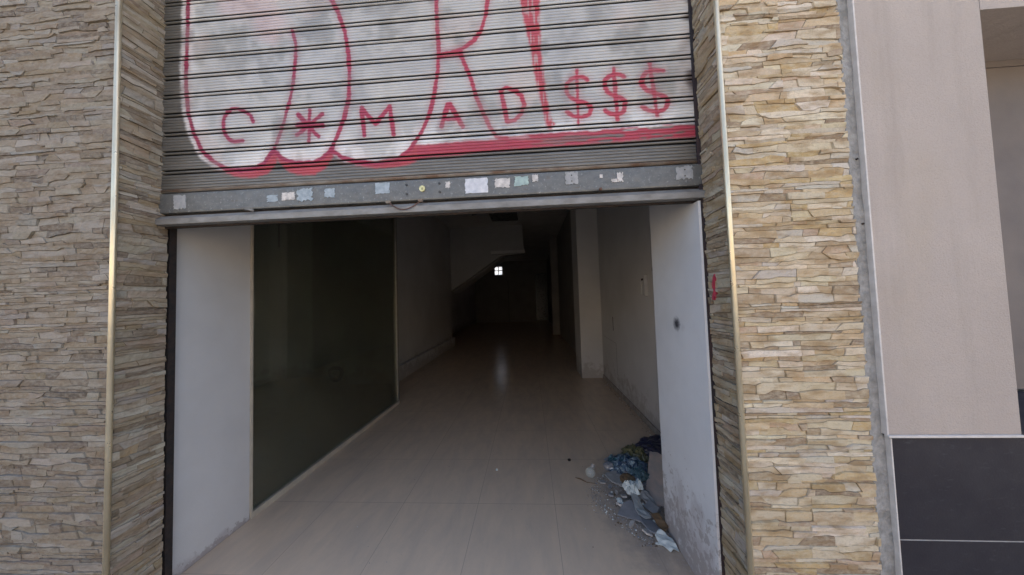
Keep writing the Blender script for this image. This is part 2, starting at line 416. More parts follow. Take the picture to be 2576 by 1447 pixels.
# ------------------------------------------------------------ roller shutter
SH = thing('roller_shutter', 'half raised metal roller shutter covered in white and red graffiti over the shop entrance', 'roller shutter', (-.6, 1.56, 2.11))
YS = 1.545; P0, PER = 2.2958, .1154
STROKES = {
'outline_a' : (.013, [(-1.991, 3.8), (-1.991, 3.51), (-1.992, 3.335), (-1.997, 3.137), (-1.997, 2.941), (-1.979, 2.769), (-1.947, 2.659), (-1.896, 2.552), (-1.82, 2.476), (-1.735, 2.43), (-1.666, 2.417), (-1.568, 2.421), (-1.507, 2.452), (-1.446, 2.529)]),
'inner_a' : (.0105, [(-1.331, 3.227), (-1.312, 3.152), (-1.314, 3.056), (-1.329, 2.914), (-1.354, 2.797), (-1.385, 2.68), (-1.422, 2.588), (-1.446, 2.529)]),
'outline_b' : (.013, [(-1.3, 3.7), (-1.18, 3.55), (-1.099, 3.411), (-1.056, 3.322), (-1.014, 3.198), (-0.991, 3.053), (-0.988, 2.935), (-0.994, 2.794), (-1.023, 2.679), (-1.067, 2.577), (-1.101, 2.511)]),
'scallop_b' : (.012, [(-1.446, 2.524), (-1.398, 2.474), (-1.313, 2.441), (-1.206, 2.439), (-1.146, 2.465), (-1.101, 2.507)]),
'scallop_c' : (.0125, [(-1.098, 2.502), (-1.04, 2.457), (-0.946, 2.423), (-0.83, 2.407), (-0.714, 2.427), (-0.644, 2.473), (-0.574, 2.567), (-0.526, 2.667), (-0.494, 2.78), (-0.471, 2.917), (-0.463, 3.032), (-0.469, 3.197), (-0.472, 3.362), (-.48, 3.7)]),
'bowl' : (.012, [(-.2, 3.6), (-0.173, 3.45), (-0.173, 3.333), (-0.19, 3.218), (-0.22, 3.128), (-0.266, 3.074), (-0.324, 3.039), (-0.381, 3.020), (-0.454, 3.014)]),
'bar' : (.019, [(-.454, 3.006), (-.345, 3.018)]),
'leg' : (.012, [(-0.347, 3.023), (-0.315, 2.939), (-0.283, 2.856), (-0.253, 2.739), (-0.215, 2.645), (-0.18, 2.563), (-0.148, 2.516), (-0.093, 2.506)]),
'C' : (.012, [(-1.572, 2.702), (-1.590, 2.738), (-1.617, 2.759), (-1.665, 2.782), (-1.700, 2.785), (-1.727, 2.772), (-1.750, 2.745), (-1.760, 2.715), (-1.758, 2.668), (-1.747, 2.635), (-1.729, 2.611), (-1.708, 2.595), (-1.688, 2.588), (-1.64, 2.594)]),
's1' : (.0115, [(-1.227, 2.747), (-1.236, 2.556)]),
's2' : (.0125, [(-1.298, 2.725), (-1.177, 2.586)]),
's3' : (.0125, [(-1.153, 2.715), (-1.306, 2.606)]),
's4' : (.016, [(-1.298, 2.66), (-1.149, 2.649)]),
'M' : (.013, [(-0.904, 2.576), (-0.917, 2.735), (-0.838, 2.636), (-0.752, 2.732), (-0.733, 2.568)]),
'A' : (.0135, [(-0.457, 2.595), (-0.418, 2.722), (-0.408, 2.722), (-0.338, 2.587)]),
'Abar' : (.0125, [(-0.44, 2.637), (-0.37, 2.636)]),
'D' : (.0125, [(-0.087, 2.596), (-0.117, 2.774), (-0.091, 2.79), (-0.039, 2.773), (-0.002, 2.736), (0.01, 2.688), (-0.011, 2.637), (-0.045, 2.603), (-0.087, 2.596)]),
'd1' : (.0125, [(0.358, 2.801), (.343, 2.814), (0.321, 2.82), (.297, 2.82), (0.276, 2.814), (.255, 2.798), (0.243, 2.777), (0.245, 2.737), (.262, 2.712), (0.29, 2.694), (0.346, 2.67), (.364, 2.657), (0.373, 2.642), (0.362, 2.611), (.343, 2.6), (0.318, 2.594), (0.274, 2.604), (0.24, 2.629)]),
'd1v' : (.0095, [(0.303, 2.861), (0.300, 2.55)]),
'd2' : (.0125, [(0.554, 2.805), (.537, 2.815), (0.515, 2.818), (.495, 2.818), (0.477, 2.811), (.459, 2.80), (0.451, 2.787), (0.452, 2.747), (.462, 2.727), (0.479, 2.713), (0.528, 2.69), (.545, 2.678), (0.554, 2.662), (0.546, 2.617), (.53, 2.603), (0.511, 2.597), (0.474, 2.603), (0.447, 2.621)]),
'd2v' : (.011, [(0.501, 2.855), (0.51, 2.568)]),
'd3' : (.0125, [(0.761, 2.821), (0.707, 2.828), (.678, 2.82), (0.656, 2.803), (0.645, 2.765), (.652, 2.742), (0.665, 2.725), (0.707, 2.702), (0.76, 2.679), (.773, 2.663), (0.777, 2.645), (.77, 2.625), (0.757, 2.608), (0.72, 2.595), (0.677, 2.608), (0.645, 2.629)]),
'd3v' : (.0105, [(0.693, 2.868), (0.719, 2.576)]),
}
RED_FILLS = {
'fill_a' : [(-1.795, 2.458), (-1.735, 2.43), (-1.666, 2.415), (-1.568, 2.421), (-1.507, 2.452), (-1.451, 2.519), (-1.422, 2.489), (-1.446, 2.425), (-1.494, 2.386), (-1.568, 2.369), (-1.666, 2.379), (-1.74, 2.409)] ,
'fill_b' : [(-1.446, 2.524), (-1.398, 2.474), (-1.313, 2.441), (-1.206, 2.439), (-1.146, 2.465), (-1.101, 2.511), (-1.091, 2.462), (-1.134, 2.402), (-1.206, 2.365), (-1.301, 2.37), (-1.369, 2.402), (-1.422, 2.471)] ,
'fill_c' : [(-1.098, 2.502), (-1.04, 2.457), (-0.946, 2.423), (-0.83, 2.407), (-0.714, 2.427), (-0.621, 2.499), (-0.17, 2.502), (0.028, 2.516), (0.394, 2.518), (0.947, 2.528), (0.942, 2.445), (0.602, 2.452), (0.177, 2.444), (-0.172, 2.439), (-0.577, 2.424), (-0.646, 2.396), (-0.738, 2.379), (-0.842, 2.385), (-0.946, 2.409), (-1.035, 2.442)] ,
'taper' : [(-.07, 3.7), (0.004, 3.316), (0.024, 3.175), (0.061, 2.965), (0.082, 2.804), (0.104, 2.69), (0.128, 2.576), (0.133, 2.542), (0.155, 2.541), (0.169, 2.569), (0.151, 2.597), (0.131, 2.71), (0.122, 2.824), (0.112, 2.984), (0.109, 3.144), (0.115, 3.305), (.13, 3.7)] ,
}
WHITE = [(-2.022, 3.8), (-2.022, 3.513), (-2.025, 3.14), (-2.027, 2.943), (-2.004, 2.747), (-1.967, 2.636), (-1.903, 2.519), (-1.815, 2.447), (-1.666, 2.4), (-1.568, 2.409), (-1.446, 2.507), (-1.386, 2.457), (-1.206, 2.43), (-1.101, 2.497), (-1.016, 2.437), (-0.83, 2.398), (-0.691, 2.421), (-0.621, 2.49), (-0.17, 2.502), (0.028, 2.511), (0.394, 2.514), (0.926, 2.53), (0.915, 2.76), (0.905, 2.915), (0.92, 3.226), (.91, 3.8)]
PINK = [(-1.8, 3.7), (-1.422, 3.6), (-1.373, 3.279), (-1.447, 3.164), (-1.571, 3.297), (-1.747, 3.399)]
def seg_dist(X, Z, pts):
    D = np.full(X.shape, 9.)
    for (ax, az), (bx, bz) in zip(pts, pts[1:]):
        dx, dz = bx-ax, bz-az; L = dx*dx+dz*dz
        t = np.clip(((X-ax)*dx+(Z-az)*dz)/L, 0, 1)
        D = np.minimum(D, np.hypot(X-ax-t*dx, Z-az-t*dz))
    return D
def inside(X, Z, poly):
    I = np.zeros(X.shape, bool); n = len(poly)
    for k in range(n):
        (ax, az), (bx, bz) = poly[k], poly[(k+1) % n]
        if az == bz: continue
        I ^= ((az > Z) != (bz > Z)) & (X < (bx-ax)*(Z-az)/(bz-az)+ax)
    return I
def sd(X, Z, poly):
    d = seg_dist(X, Z, poly+[poly[0]]); return np.where(inside(X, Z, poly), -d, d)
def vnoise(X, Z, s, seed):
    """smooth value noise"""
    rs = np.random.RandomState(seed); G = rs.rand(256, 256)
    x = X*s+40; z = Z*s+40; xi = np.floor(x).astype(int); zi = np.floor(z).astype(int); fx = x-xi; fz = z-zi
    fx = fx*fx*(3-2*fx); fz = fz*fz*(3-2*fz)
    g = lambda a, b: G[a % 256, b % 256]
    return (g(xi, zi)*(1-fx)+g(xi+1, zi)*fx)*(1-fz)+(g(xi, zi+1)*(1-fx)+g(xi+1, zi+1)*fx)*fz
def step(a, b, x): t = np.clip((x-a)/(b-a), 0, 1); return t*t*(3-2*t)
def curtain():
    prof = []                                                     # one lath: (height, out towards the street)
    g = .0085; h2 = .023
    prof += [(0, -.002), (.0002, -.022), (g-.0002, -.022), (g, -.002), (g+.0003, .001), (g+.0035, .0045), (g+.0072, .0055), (g+.011, .0035), (h2-.0006, -.0005), (h2-.0003, -.003),
             (h2, -.022), (h2+g-.0002, -.022), (h2+g, -.002), (h2+g+.0003, .002)]
    z0 = h2+g+.0003; zz = z0; L = PER-z0
    gro = [z0+L*k/5 for k in (1, 2, 3, 4)]
    z = z0
    while z < PER-.0045:
        z += .0048
        if z > PER-.001: break
        near = [q for q in gro if abs(q-z) < .0028]
        if near:
            q = near[0]
            if prof[-1][0] < q-.0018: prof += [(q-.0016, .0028), (q-.0014, -.0008), (q+.0012, -.0008), (q+.0014, .0028)]
            z = q+.0016
        else: prof.append((z, .0028))
    prof.append((PER-.0002, .001))
    rows = []
    for k in range(13):
        rows += [(P0+k*PER+a, YS-b) for a, b in prof]
    rows = np.array(rows); nx = 780; xs = np.linspace(-2.15, .93, nx)
    nr = len(rows)
    X = np.tile(xs, nr); Z = np.repeat(rows[:, 0], nx); Y = np.repeat(rows[:, 1], nx)
    lath = np.floor((Z-P0)/PER)
    Y = Y + (vnoise(X, lath*7.3, 2.2, 5)-.5)*.004 + (vnoise(X, lath*3.1, 9, 6)-.5)*.0012      # dented laths
    Zd = Z + (vnoise(X, lath*5.7, 1.6, 8)-.5)*.0025
    me = bpy.data.meshes.new('curtain'); me.vertices.add(nx*nr); me.vertices.foreach_set('co', np.stack([X, Y, Zd], 1).astype(np.float32).ravel())
    i = np.arange(nr-1)[:, None]*nx + np.arange(nx-1)[None, :]; i = i.ravel()
    q = np.stack([i, i+1, i+nx+1, i+nx], 1)
    me.loops.add(q.size); me.loops.foreach_set('vertex_index', q.ravel().astype(np.int32))
    me.polygons.add(len(q)); me.polygons.foreach_set('loop_start', np.arange(0, q.size, 4, dtype=np.int32))
    me.update(calc_edges=True); me.validate()
    # spray paint
    wob = (vnoise(X, Z, 60, 1)-.5)*.005 + (vnoise(X, Z, 14, 2)-.5)*.004 + (vnoise(X*0, Z, 170, 3)-.5)*.004
    col = np.zeros((len(X), 3)); al = np.zeros(len(X))
    def lay(c, a):
        a = np.clip(a, 0, 1); out = a+al*(1-a)
        nonlocal_col = (np.array(c)[None, :] if np.ndim(c) == 1 else c)
        w = np.where(out > 1e-4, a/np.maximum(out, 1e-4), 0)[:, None]
        col[:] = col*(1-w)+nonlocal_col*w; al[:] = out
    cloud = vnoise(X, Z, 5, 11)*.5+vnoise(X, Z, 12, 12)*.3+vnoise(X, Z, 30, 13)*.2
    cloud2 = vnoise(X, Z, 4, 21)*.6+vnoise(X, Z*1.5, 10, 22)*.4
    silver = np.array([.445, .44, .425])[None, :]*(.84+.36*cloud[:, None]) + np.array([.04, .02, -.02])[None, :]*(cloud2[:, None]-.4)
    w = sd(X, Z, WHITE)+wob*1.5
    edge = step(.022, -.004, w)*(.62+.55*step(.3, .62, cloud))
    near_edge = step(-.16, -.02, w)*.25
    lay(np.clip(silver+near_edge[:, None], 0, .84), edge)
    bare = step(.56, .70, vnoise(X, Z, 6, 31)*.6+vnoise(X, Z, 17, 32)*.4)*.42*(w < 0)
    lay(np.array([.34, .335, .33]), bare)
    pk = step(.05, -.05, sd(X, Z, PINK)+(cloud2-.5)*.18)*.42
    lay(np.array([.62, .42, .42]), pk)
    pk2 = step(.60, .74, vnoise(X, Z, 3.2, 51)*.7+vnoise(X, Z, 9, 52)*.3)*.22*(w < 0)
    lay(np.array([.58, .44, .40]), pk2)
    red = np.array([.40, .045, .075]); pur = np.array([.27, .022, .065]); ora = np.array([.48, .085, .07])
    base = red[None, :]*(.85+.35*cloud[:, None])
    fb = {}
    for k, p in RED_FILLS.items():
        d = sd(X, Z, p)+wob*1.2
        a = step(.012, -.006, d)*.95
        if k in ('fill_a', 'fill_b'):
            c = base*.7+ora[None, :]*.3
        elif k == 'fill_c':
            str_ = vnoise(X*.6, (Z-X*.012)*3.2, 26, 41)
            thin = step(.42, .66, str_)*step(-.3, .5, X)*.9
            a = a*(1-thin); c = base
            c = np.where((X < -.6)[:, None], base*.7+ora[None, :]*.3, base)
        else:
            str_ = vnoise(X*4, Z*.6, 30, 42); a = a*(1-step(.55, .8, str_)*.55); c = base*.85+ora[None, :]*.2
        lay(c, a)
    for k, (wd, pts) in STROKES.items():
        P = np.array(pts); m = (X > P[:, 0].min()-.06) & (X < P[:, 0].max()+.06) & (Z > P[:, 1].min()-.06) & (Z < P[:, 1].max()+.06)
        D = np.full(X.shape, 9.); D[m] = seg_dist(X[m], Z[m], pts)
        D = D+wob
        a = step(wd+.0045, wd-.004, D)*(.74+.24*step(.3, .6, cloud))
        halo = step(wd+.04, wd, D)*.15
        mixp = np.clip((.1-X)/1.6, 0, 1)[:, None]
        c = (pur*mixp+red*(1-mixp))*(.85+.4*cloud[:, None])
        lay(c, np.maximum(a, halo))
    lay(np.array([.02, .019, .017]), np.repeat((rows[:, 1] > YS+.0015).astype(float), nx)*.97)      # shade deep in the hinge gaps, painted near-black along with grime
    # streaks of dirt where the laths turn into the guide at the right edge
    dk = step(.86, .93, X+(vnoise(X, Z, 20, 61)-.5)*.07)*step(2.62, 2.72, Z)*.8
    lay(np.array([.06, .035, .03]), dk*step(.35, .6, vnoise(X*.3, Z, 18, 62)))
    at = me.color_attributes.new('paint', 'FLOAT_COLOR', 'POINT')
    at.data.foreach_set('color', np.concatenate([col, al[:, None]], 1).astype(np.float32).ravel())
    return me
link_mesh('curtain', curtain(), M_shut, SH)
# bottom bar, in depth: backing, front plate, angle iron
bm = B(); box(bm, -2.15, .93, YS+.016, YS+.03, 2.10, 3.78); obj('shutter_backing', bm, M_black, SH)
bm = B(); poly = []
cyl(bm, (-2.15, YS+.002, 2.3165), (.93, YS+.002, 2.3155), .0105, n=12); obj('roll_joint', bm, M_rust, SH, smooth=True)
bm = B(); nx = 120
prof = [(2.296, YS+.012), (2.3, YS-.004), (2.296, YS-.010), (2.288, YS-.012), (2.24, YS-.0125), (2.19, YS-.012), (2.183, YS-.010), (2.180, YS+.012)]
vs = []
for i in range(nx+1):
    x = -2.15+3.08*i/nx; vs.append([bm.verts.new((x, y+mnoise.noise(Vector((x*3, z*6, 0)))*.002, z+mnoise.noise(Vector((x*5, 3, 0)))*.0008)) for z, y in prof])
for a, b in zip(vs, vs[1:]):
    for k in range(len(prof)-1): bm.faces.new((a[k], a[k+1], b[k+1], b[k]))
BAR = obj('bottom_bar', bm, M_galv, SH, smooth=False)
bm = B(); prism(bm, [(YS+.014, 2.166), (YS-.001, 2.168), (YS-.026, 2.146), (YS-.030, 2.143), (YS-.030, 2.112), (YS-.026, 2.110), (YS+.014, 2.110)], 0, -2.155, .932)
obj('angle_iron', bm, M_ledge, SH)
def screw(x, z, r=.0075, out=.004):
    bm = B(); cyl(bm, (x, YS-.006, z), (x, YS-.0125-out, z), r, r*.8, 16); return obj('bolt', bm, M_darksteel, BAR, smooth=False)
for x, z in ((-.659, 2.27), (-.658, 2.218), (-.473, 2.268), (-.472, 2.221)): screw(x, z)
bm = B(); cyl(bm, (-.569, YS-.005, 2.243), (-.569, YS-.019, 2.243), .0175, .0165, 28); LK = obj('lock', bm, M_lock, BAR)
bm = B(); box(bm, -.5705, -.5675, YS-.0196, YS-.0185, 2.236, 2.246); cyl(bm, (-.569, YS-.0185, 2.245), (-.569, YS-.0197, 2.245), .003, n=10); obj('keyhole', bm, M_black, LK)
bm = B()
tube(bm, [(-.757+.182*t, YS-.028-.014*math.sin(math.pi*t), 2.173-.048*math.sin(math.pi*t)-.003*t) for t in [i/14 for i in range(15)]], .0032)
HN = obj('pull_handle', bm, M_rustwire, SH, smooth=True)
for x in (-.757, -.575):
    bm = B(); box(bm, x-.013, x+.013, YS-.036, YS-.02, 2.164, 2.180, .003); obj('bracket', bm, M_rust, HN)
bm = B(); cyl(bm, (.400, YS-.01, 2.188), (.388, YS-.062, 2.172), .008, n=12); obj('peg', bm, M_rustwire, SH, smooth=True)
bm = B(); tube(bm, [(-1.60, YS-.02, 2.178), (-1.57, YS-.03, 2.172), (-1.53, YS-.045, 2.160)], .0065); obj('peg', bm, M_ledge, SH, smooth=True)
# paper scraps and filler patches on the bar
def paper_mat(name, a, b, cover=.9, seed=0):
    return simple(name, a, b, 40+seed, .8, .5, 90, .003)
M_pw = paper_mat('white_label_paper', (.66, .67, .70), (.50, .52, .56)); M_pg = paper_mat('mint_label_paper', (.40, .52, .48), (.28, .36, .35)); M_pc = paper_mat('cream_label_paper', (.68, .64, .60), (.42, .40, .38))
M_fil = paper_mat('grey_filler', (.36, .36, .36), (.27, .28, .28)); M_pb = paper_mat('bluish_worn_label', (.38, .44, .48), (.26, .31, .34))
def scrap(name, x0, x1, z0, z1, mat, seed, torn=.25, out=.0008, label=None):
    R = random.Random(seed); bm = B(); pts = []
    n = 9
    cx, cz = (x0+x1)/2, (z0+z1)/2; hx, hz = (x1-x0)/2, (z1-z0)/2
    for k in range(4*n):
        s, t = divmod(k, n); t = t/n*2-1
        px, pz = ((t, 1), (1, -t), (-t, -1), (-1, t))[s]
        f = 1-torn*.7*R.random()**3
        pts.append((cx+hx*px*(f if s in (1, 3) else 1-torn*.3*R.random()), cz+hz*pz*(f if s in (0, 2) else 1)))
    prism(bm, pts, 1, YS-.0140-out, YS-.0120)
    o = obj(name, bm, mat, BAR)
    if label: o['label'] = label
scrap('label_paper', -.332, -.203, 2.203, 2.286, M_pw, 1, .16, label='large crumpled white label')
scrap('label_paper', -.168, -.082, 2.224, 2.278, M_pc, 2, .35, label='white label with a torn left corner')
scrap('label_paper', -.062, .020, 2.229, 2.283, M_pg, 3, .4, label='pale green torn label')
scrap('label_paper', -.838, -.754, 2.228, 2.290, M_pb, 4, .2, label='bluish label with a white lower edge')
scrap('label_paper', -1.388, -1.309, 2.220, 2.266, M_pc, 5, .25, label='small cream label')
scrap('label_paper', -1.135, -1.070, 2.221, 2.275, M_pb, 6, .45)
scrap('label_paper', -1.48, -1.41, 2.215, 2.255, M_pb, 7, .6)
scrap('label_paper', -.440, -.412, 2.240, 2.276, M_pc, 8, .6)
scrap('label_paper', .038, .072, 2.248, 2.288, M_pc, 9, .6)
scrap('label_paper', .488, .522, 2.222, 2.275, M_pc, 10, .6, label='ragged white scrap of torn label')
scrap('label_paper', .456, .495, 2.222, 2.24, M_pc, 12, .5)
scrap('label_paper', .398, .416, 2.248, 2.268, M_pc, 13, .6)
scrap('filler_patch', .215, .285, 2.222, 2.292, M_fil, 14, .5); scrap('filler_patch', .792, .880, 2.215, 2.290, M_fil, 15, .4)
scrap('filler_patch', -2.055, -1.975, 2.20, 2.285, M_fil, 16, .4); scrap('filler_patch', -1.30, -1.20, 2.205, 2.285, M_pb, 17, .5, label='pale bluish smear of paint')
for x, z in ((.25, 2.272), (.25, 2.24), (.838, 2.268), (.838, 2.235)): screw(x, z, .0045, .0035)
# guide rails
bm = B(); box(bm, -2.2, -2.145, 1.585, 1.62, -.04, 3.7); box(bm, -2.2, -2.185, 1.56, 1.585, -.04, 3.7); obj('guide_rail', bm, M_black, SH)
bm = B(); t = B()
box(bm, .909, .935, 1.5335, 1.5435, -.04, 3.7, .001); box(bm, .934, .95, 1.55, 1.62, -.04, 3.7); obj('guide_rail', bm, M_railr, SH)['label'] = 'rusty dark guide rail beside the flaking jamb'

# ------------------------------------------------------------ jambs
def grid_wall(name, m, parent, fn, nu, nv, amp=.003):
    """gently uneven face, fn(u, v, d) -> xyz"""
    bm = B(); g = [[bm.verts.new(fn(i/nu, j/nv, mnoise.noise(Vector((i/nu*4, j/nv*12, len(name))))*amp)) for j in range(nv+1)] for i in range(nu+1)]
    for i in range(nu):
        for j in range(nv): bm.faces.new((g[i][j], g[i+1][j], g[i+1][j+1], g[i][j+1]))
    return bm
bm = B(); box(bm, -2.62, -2.18, 1.622, 2.12, 0, 4.26, .004); box(bm, -2.62, -2.203, 1.61, 1.63, 0, 4.2)
tag(obj('door_jamb', bm, M_jambL, None, (-2.4, 1.87, 0)), 'clean white plastered jamb beside the glass partition, left of the entrance', 'door jamb')
bm = B(); box(bm, .895, 1.42, 1.576, 2.12, 0, 4.26, .004); box(bm, .8951, .908, 1.530, 1.58, 0, 2.1)
tag(obj('door_jamb', bm, M_jambR, None, (1.16, 1.83, 0)), 'white jamb with flaking stained paint and a dark soot spot, behind the rubbish', 'door jamb')

# ------------------------------------------------------------ interior walls
def wall(label, boxes, mat=M_wall, name='interior_wall', cat='wall', bev=0):
    bm = B()
    for b in boxes: box(bm, *b, bev)
    x0 = min(b[0] for b in boxes); x1 = max(b[1] for b in boxes); y0 = min(b[2] for b in boxes); y1 = max(b[3] for b in boxes)
    return tag(obj(name, bm, mat, None, ((x0+x1)/2, (y0+y1)/2, 0)), label, cat)
RW = wall('white side wall with a wall box and damp stains near the floor, right side of the shop', [(1.42, 1.9, 2.12, 5.8, 0, 4.26)])
wall('white pillar standing out from the right wall of the shop', [(1.0, 1.9, 5.81, 6.5, 0, 4.26)], name='interior_pillar', cat='pillar')
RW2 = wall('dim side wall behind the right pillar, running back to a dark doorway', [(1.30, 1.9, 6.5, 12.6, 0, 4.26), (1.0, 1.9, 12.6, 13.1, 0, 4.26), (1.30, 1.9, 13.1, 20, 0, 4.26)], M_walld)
wall('white block seen dimly through the glass partition, its side forming the left wall', [(-3.78, -2.8, 5.65, 10.2, 0, 4.26)], name='interior_pillar', cat='pillar')
wall('dark back wall of the side room behind the glass', [(-5.6, -3.78, 6.2, 6.4, 0, 4.26)])
wall('outer side wall of the room behind the glass', [(-5.8, -5.6, 1.4, 6.4, 0, 4.26), (-5.8, -2.62, 1.63, 1.8, 0, 4.26)])
bm = B(); box(bm, -2.8, -2.7, 5.655, 10.2, 0, .30, .012)
tag(obj('wall_ledge', bm, M_wall, None, (-2.75, 8, 0)), 'low white ledge along the foot of the left wall beyond the glass', 'ledge')
# baseboard on the right wall
bm = B(); box(bm, 1.405, 1.42, 2.12, 5.8, 0, .075, .003); obj('baseboard', bm, simple('dirty_skirting', (.36, .32, .28), (.22, .19, .17), 12, .7, .4), RW)
bm = B(); box(bm, 1.4185, 1.425, 5.005, 5.03, 1.02, 1.255); obj('wall_slot', bm, M_black, RW)
M_crack = simple('wall_crack', (.14, .13, .12), None, 30, .9, .1)
bm = B(); box(bm, 1.4188, 1.425, 4.885, 4.893, .30, .82); tube(bm, [(1.4205, 4.89, .82), (1.4205, 5.2, .83), (1.4205, 5.64, .85)], .0025, 5); obj('wall_crack', bm, M_crack, RW)
# wall box (door entry phone)
WB = thing('wall_box', 'small white wall-mounted intercom box on the right wall beside the jamb', 'wall box', (1.42, 3.55, 1.6))
bm = B(); box(bm, 1.375, 1.4195, 3.50, 3.60, 1.60, 1.86, .006); obj('casing', bm, simple('grey_plastic', (.52, .52, .52), (.45, .45, .45), 20, .4, .1), WB)
bm = B(); box(bm, 1.3725, 1.376, 3.525, 3.58, 1.79, 1.815); obj('screen', bm, M_black, WB)
bm = B(); box(bm, 1.362, 1.3745, 3.565, 3.592, 1.625, 1.775, .004); obj('handset', bm, simple('pale_plastic', (.6, .6, .6), (.55, .55, .55), 20, .4, .1), WB)
bm = B(); cyl(bm, (1.40, 3.3, 1.9), (1.4195, 3.3, 1.9), .03, n=16); tag(obj('light_switch', bm, M_cement, None, (1.42, 3.3, 1.87)), 'small round grey switch on the right wall near the jamb', 'switch')
# back wall with a small bright window and a dark doorway
bm = B()
wx0, wx1, wz0, wz1 = -2.38, -1.80, 3.33, 3.90
for b in ((-3.8, wx0, 20, 20.3, 0, 4.26), (wx1, .45, 20, 20.3, 0, 4.26), (wx0, wx1, 20, 20.3, 0, wz0), (wx0, wx1, 20, 20.3, wz1, 4.26), (.45, 1.9, 20, 20.3, 3.3, 4.26)): box(bm, *b)
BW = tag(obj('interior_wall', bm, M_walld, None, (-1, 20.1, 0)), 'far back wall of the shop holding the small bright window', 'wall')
bm = B(); box(bm, .46, 1.9, 20.6, 20.7, 0, 3.3); tag(obj('dark_doorway_panel', bm, M_dark, None, (1.1, 20.6, 0)), 'black panel for the unlit doorway opening at the far right end of the shop', 'door')  # black panel painted for the dark beyond the open doorway
bm = B(); box(bm, -1.45, -1.42, 19.985, 20.0, 0, 2.9); obj('wall_pipe', bm, M_crack, BW)
bm = B(); box(bm, -3.9, 2.2, 20.7, 20.75, -.04, 4.3); 
bmx = B(); box(bmx, .3, .45, 20.3, 20.7, 0, 4.26); box(bmx, .3, 1.9, 20.3, 20.7, 3.3, 4.26); bm.free()
obj('door_recess', bmx, M_wall, BW)
WN = thing('back_window', 'tiny bright four-pane window high on the far back wall', 'window', ((wx0+wx1)/2, 20, wz0))
bm = B(); cx = (wx0+wx1)/2; cz = (wz0+wz1)/2
box(bm, wx0-.02, wx0+.03, 20.02, 20.08, wz0, wz1); box(bm, wx1-.03, wx1+.02, 20.02, 20.08, wz0, wz1)
box(bm, cx-.025, cx+.025, 20.02, 20.08, wz0, wz1); box(bm, wx0+.03, cx-.025, 20.025, 20.075, cz-.025, cz+.025); box(bm, cx+.025, wx1-.03, 20.025, 20.075, cz-.025, cz+.025)
obj('frame', bm, M_alu, WN)
tp = NT('frosted_pane'); tp.t.nodes.remove(tp.b)
tl = tp.n('ShaderNodeBsdfTranslucent'); tl.inputs[0].default_value = (.9, .9, .9, 1); tl2 = tp.n('ShaderNodeBsdfTransparent'); tl2.inputs[0].default_value = (.9, .9, .95, 1)
mx = tp.n('ShaderNodeMixShader'); mx.inputs[0].default_value = .5; tp.l(tl.outputs[0], mx.inputs[1]); tp.l(tl2.outputs[0], mx.inputs[2]); tp.l(mx.outputs[0], tp.out.inputs[0])
bm = B(); box(bm, wx0, wx1, 20.085, 20.09, wz0, wz1); obj('pane', bm, tp.m, WN)
# left wall of the rear part and stairs crossing the corridor
wall('unlit left wall at the rear of the shop behind the stairs', [(-4.0, -3.8, 6.4, 20.3, 0, 4.26)])
wall('outer right wall closing the rear of the shop', [(1.9, 2.1, 1.62, 20.8, 0, 4.26)])
ST = thing('staircase', 'white underside of a concrete staircase slanting across the rear of the shop', 'staircase', (-2, 10.4, 2))
bm = B(); prism(bm, [(-2.84, 4.26), (-.16, 4.26), (-.13, 3.22), (-.95, 3.18), (-2.84, 1.93)], 1, 10.21, 10.5); obj('stair_flank', bm, M_stair, ST)
bm = B(); prism(bm, [(-.95, 3.16), (-2.84, 1.91), (-2.84, 2.2), (-.95, 3.42)], 1, 10.501, 11.6); obj('stair_soffit', bm, M_ceil, ST)
bm = B(); box(bm, -1.3, -.1, 10.0, 10.205, 3.22, 3.32); obj('beam', bm, M_ceil, ST)
# open service hatch in the ceiling with a dangling fitting
HA = thing('ceiling_hatch', 'black open hatch in the shop ceiling above the corridor', 'hatch', (-.6, 8.8, 4.2))
bm = B(); box(bm, -1.15, -.28, 8.0, 9.5, 4.235, 4.2605); obj('opening', bm, M_dark, HA)
bm = B()
box(bm, -1.19, -1.15, 7.96, 9.54, 4.225, 4.262); box(bm, -.28, -.24, 7.96, 9.54, 4.225, 4.262); box(bm, -1.15, -.28, 9.5, 9.54, 4.225, 4.262); box(bm, -1.15, -.28, 7.96, 8.0, 4.225, 4.262)
obj('frame', bm, M_ceil, HA)
bm = B(); tube(bm, [(-1.62, 8.3, 4.26), (-1.6, 8.3, 4.13), (-1.38, 8.3, 4.17), (-1.2, 8.3, 4.22)], .02); tag(obj('hanging_bracket', bm, M_darksteel, None, (-1.5, 8.3, 4.15)), 'thin dark bracket hanging from the ceiling left of the hatch', 'bracket')

# ------------------------------------------------------------ glass partition on the left
GP = thing('glass_partition', 'large dark glass partition in a pale frame along the left of the entrance', 'glass partition', (-2.15, 3.3, 0))
def lx(y): return -2.174 + (y-2.12)*.02
def slant_box(bm, x_off0, x_off1, y0, y1, z0, z1):
    v = [bm.verts.new((lx(y)+xo, y, z)) for xo in (x_off0, x_off1) for y in (y0, y1) for z in (z0, z1)]
    for f in ((0,1,3,2),(4,6,7,5),(0,4,5,1),(2,3,7,6),(0,2,6,4),(1,5,7,3)): bm.faces.new([v[i] for i in f])
bm = B(); slant_box(bm, -.05, .0, 2.125, 4.54, 0, .045); obj('sill', bm, M_sill, GP)
bm = B(); slant_box(bm, -.03, -.022, 2.125, 4.50, .045, 3.4); obj('pane', bm, M_glass, GP)
bm = B(); slant_box(bm, -.055, -.003, 4.50, 4.54, .045, 3.45); obj('post', bm, M_alu, GP)
bm = B(); slant_box(bm, -.13, -.058, 4.545, 4.60, 0, 3.45); obj('post', bm, M_wall, GP)
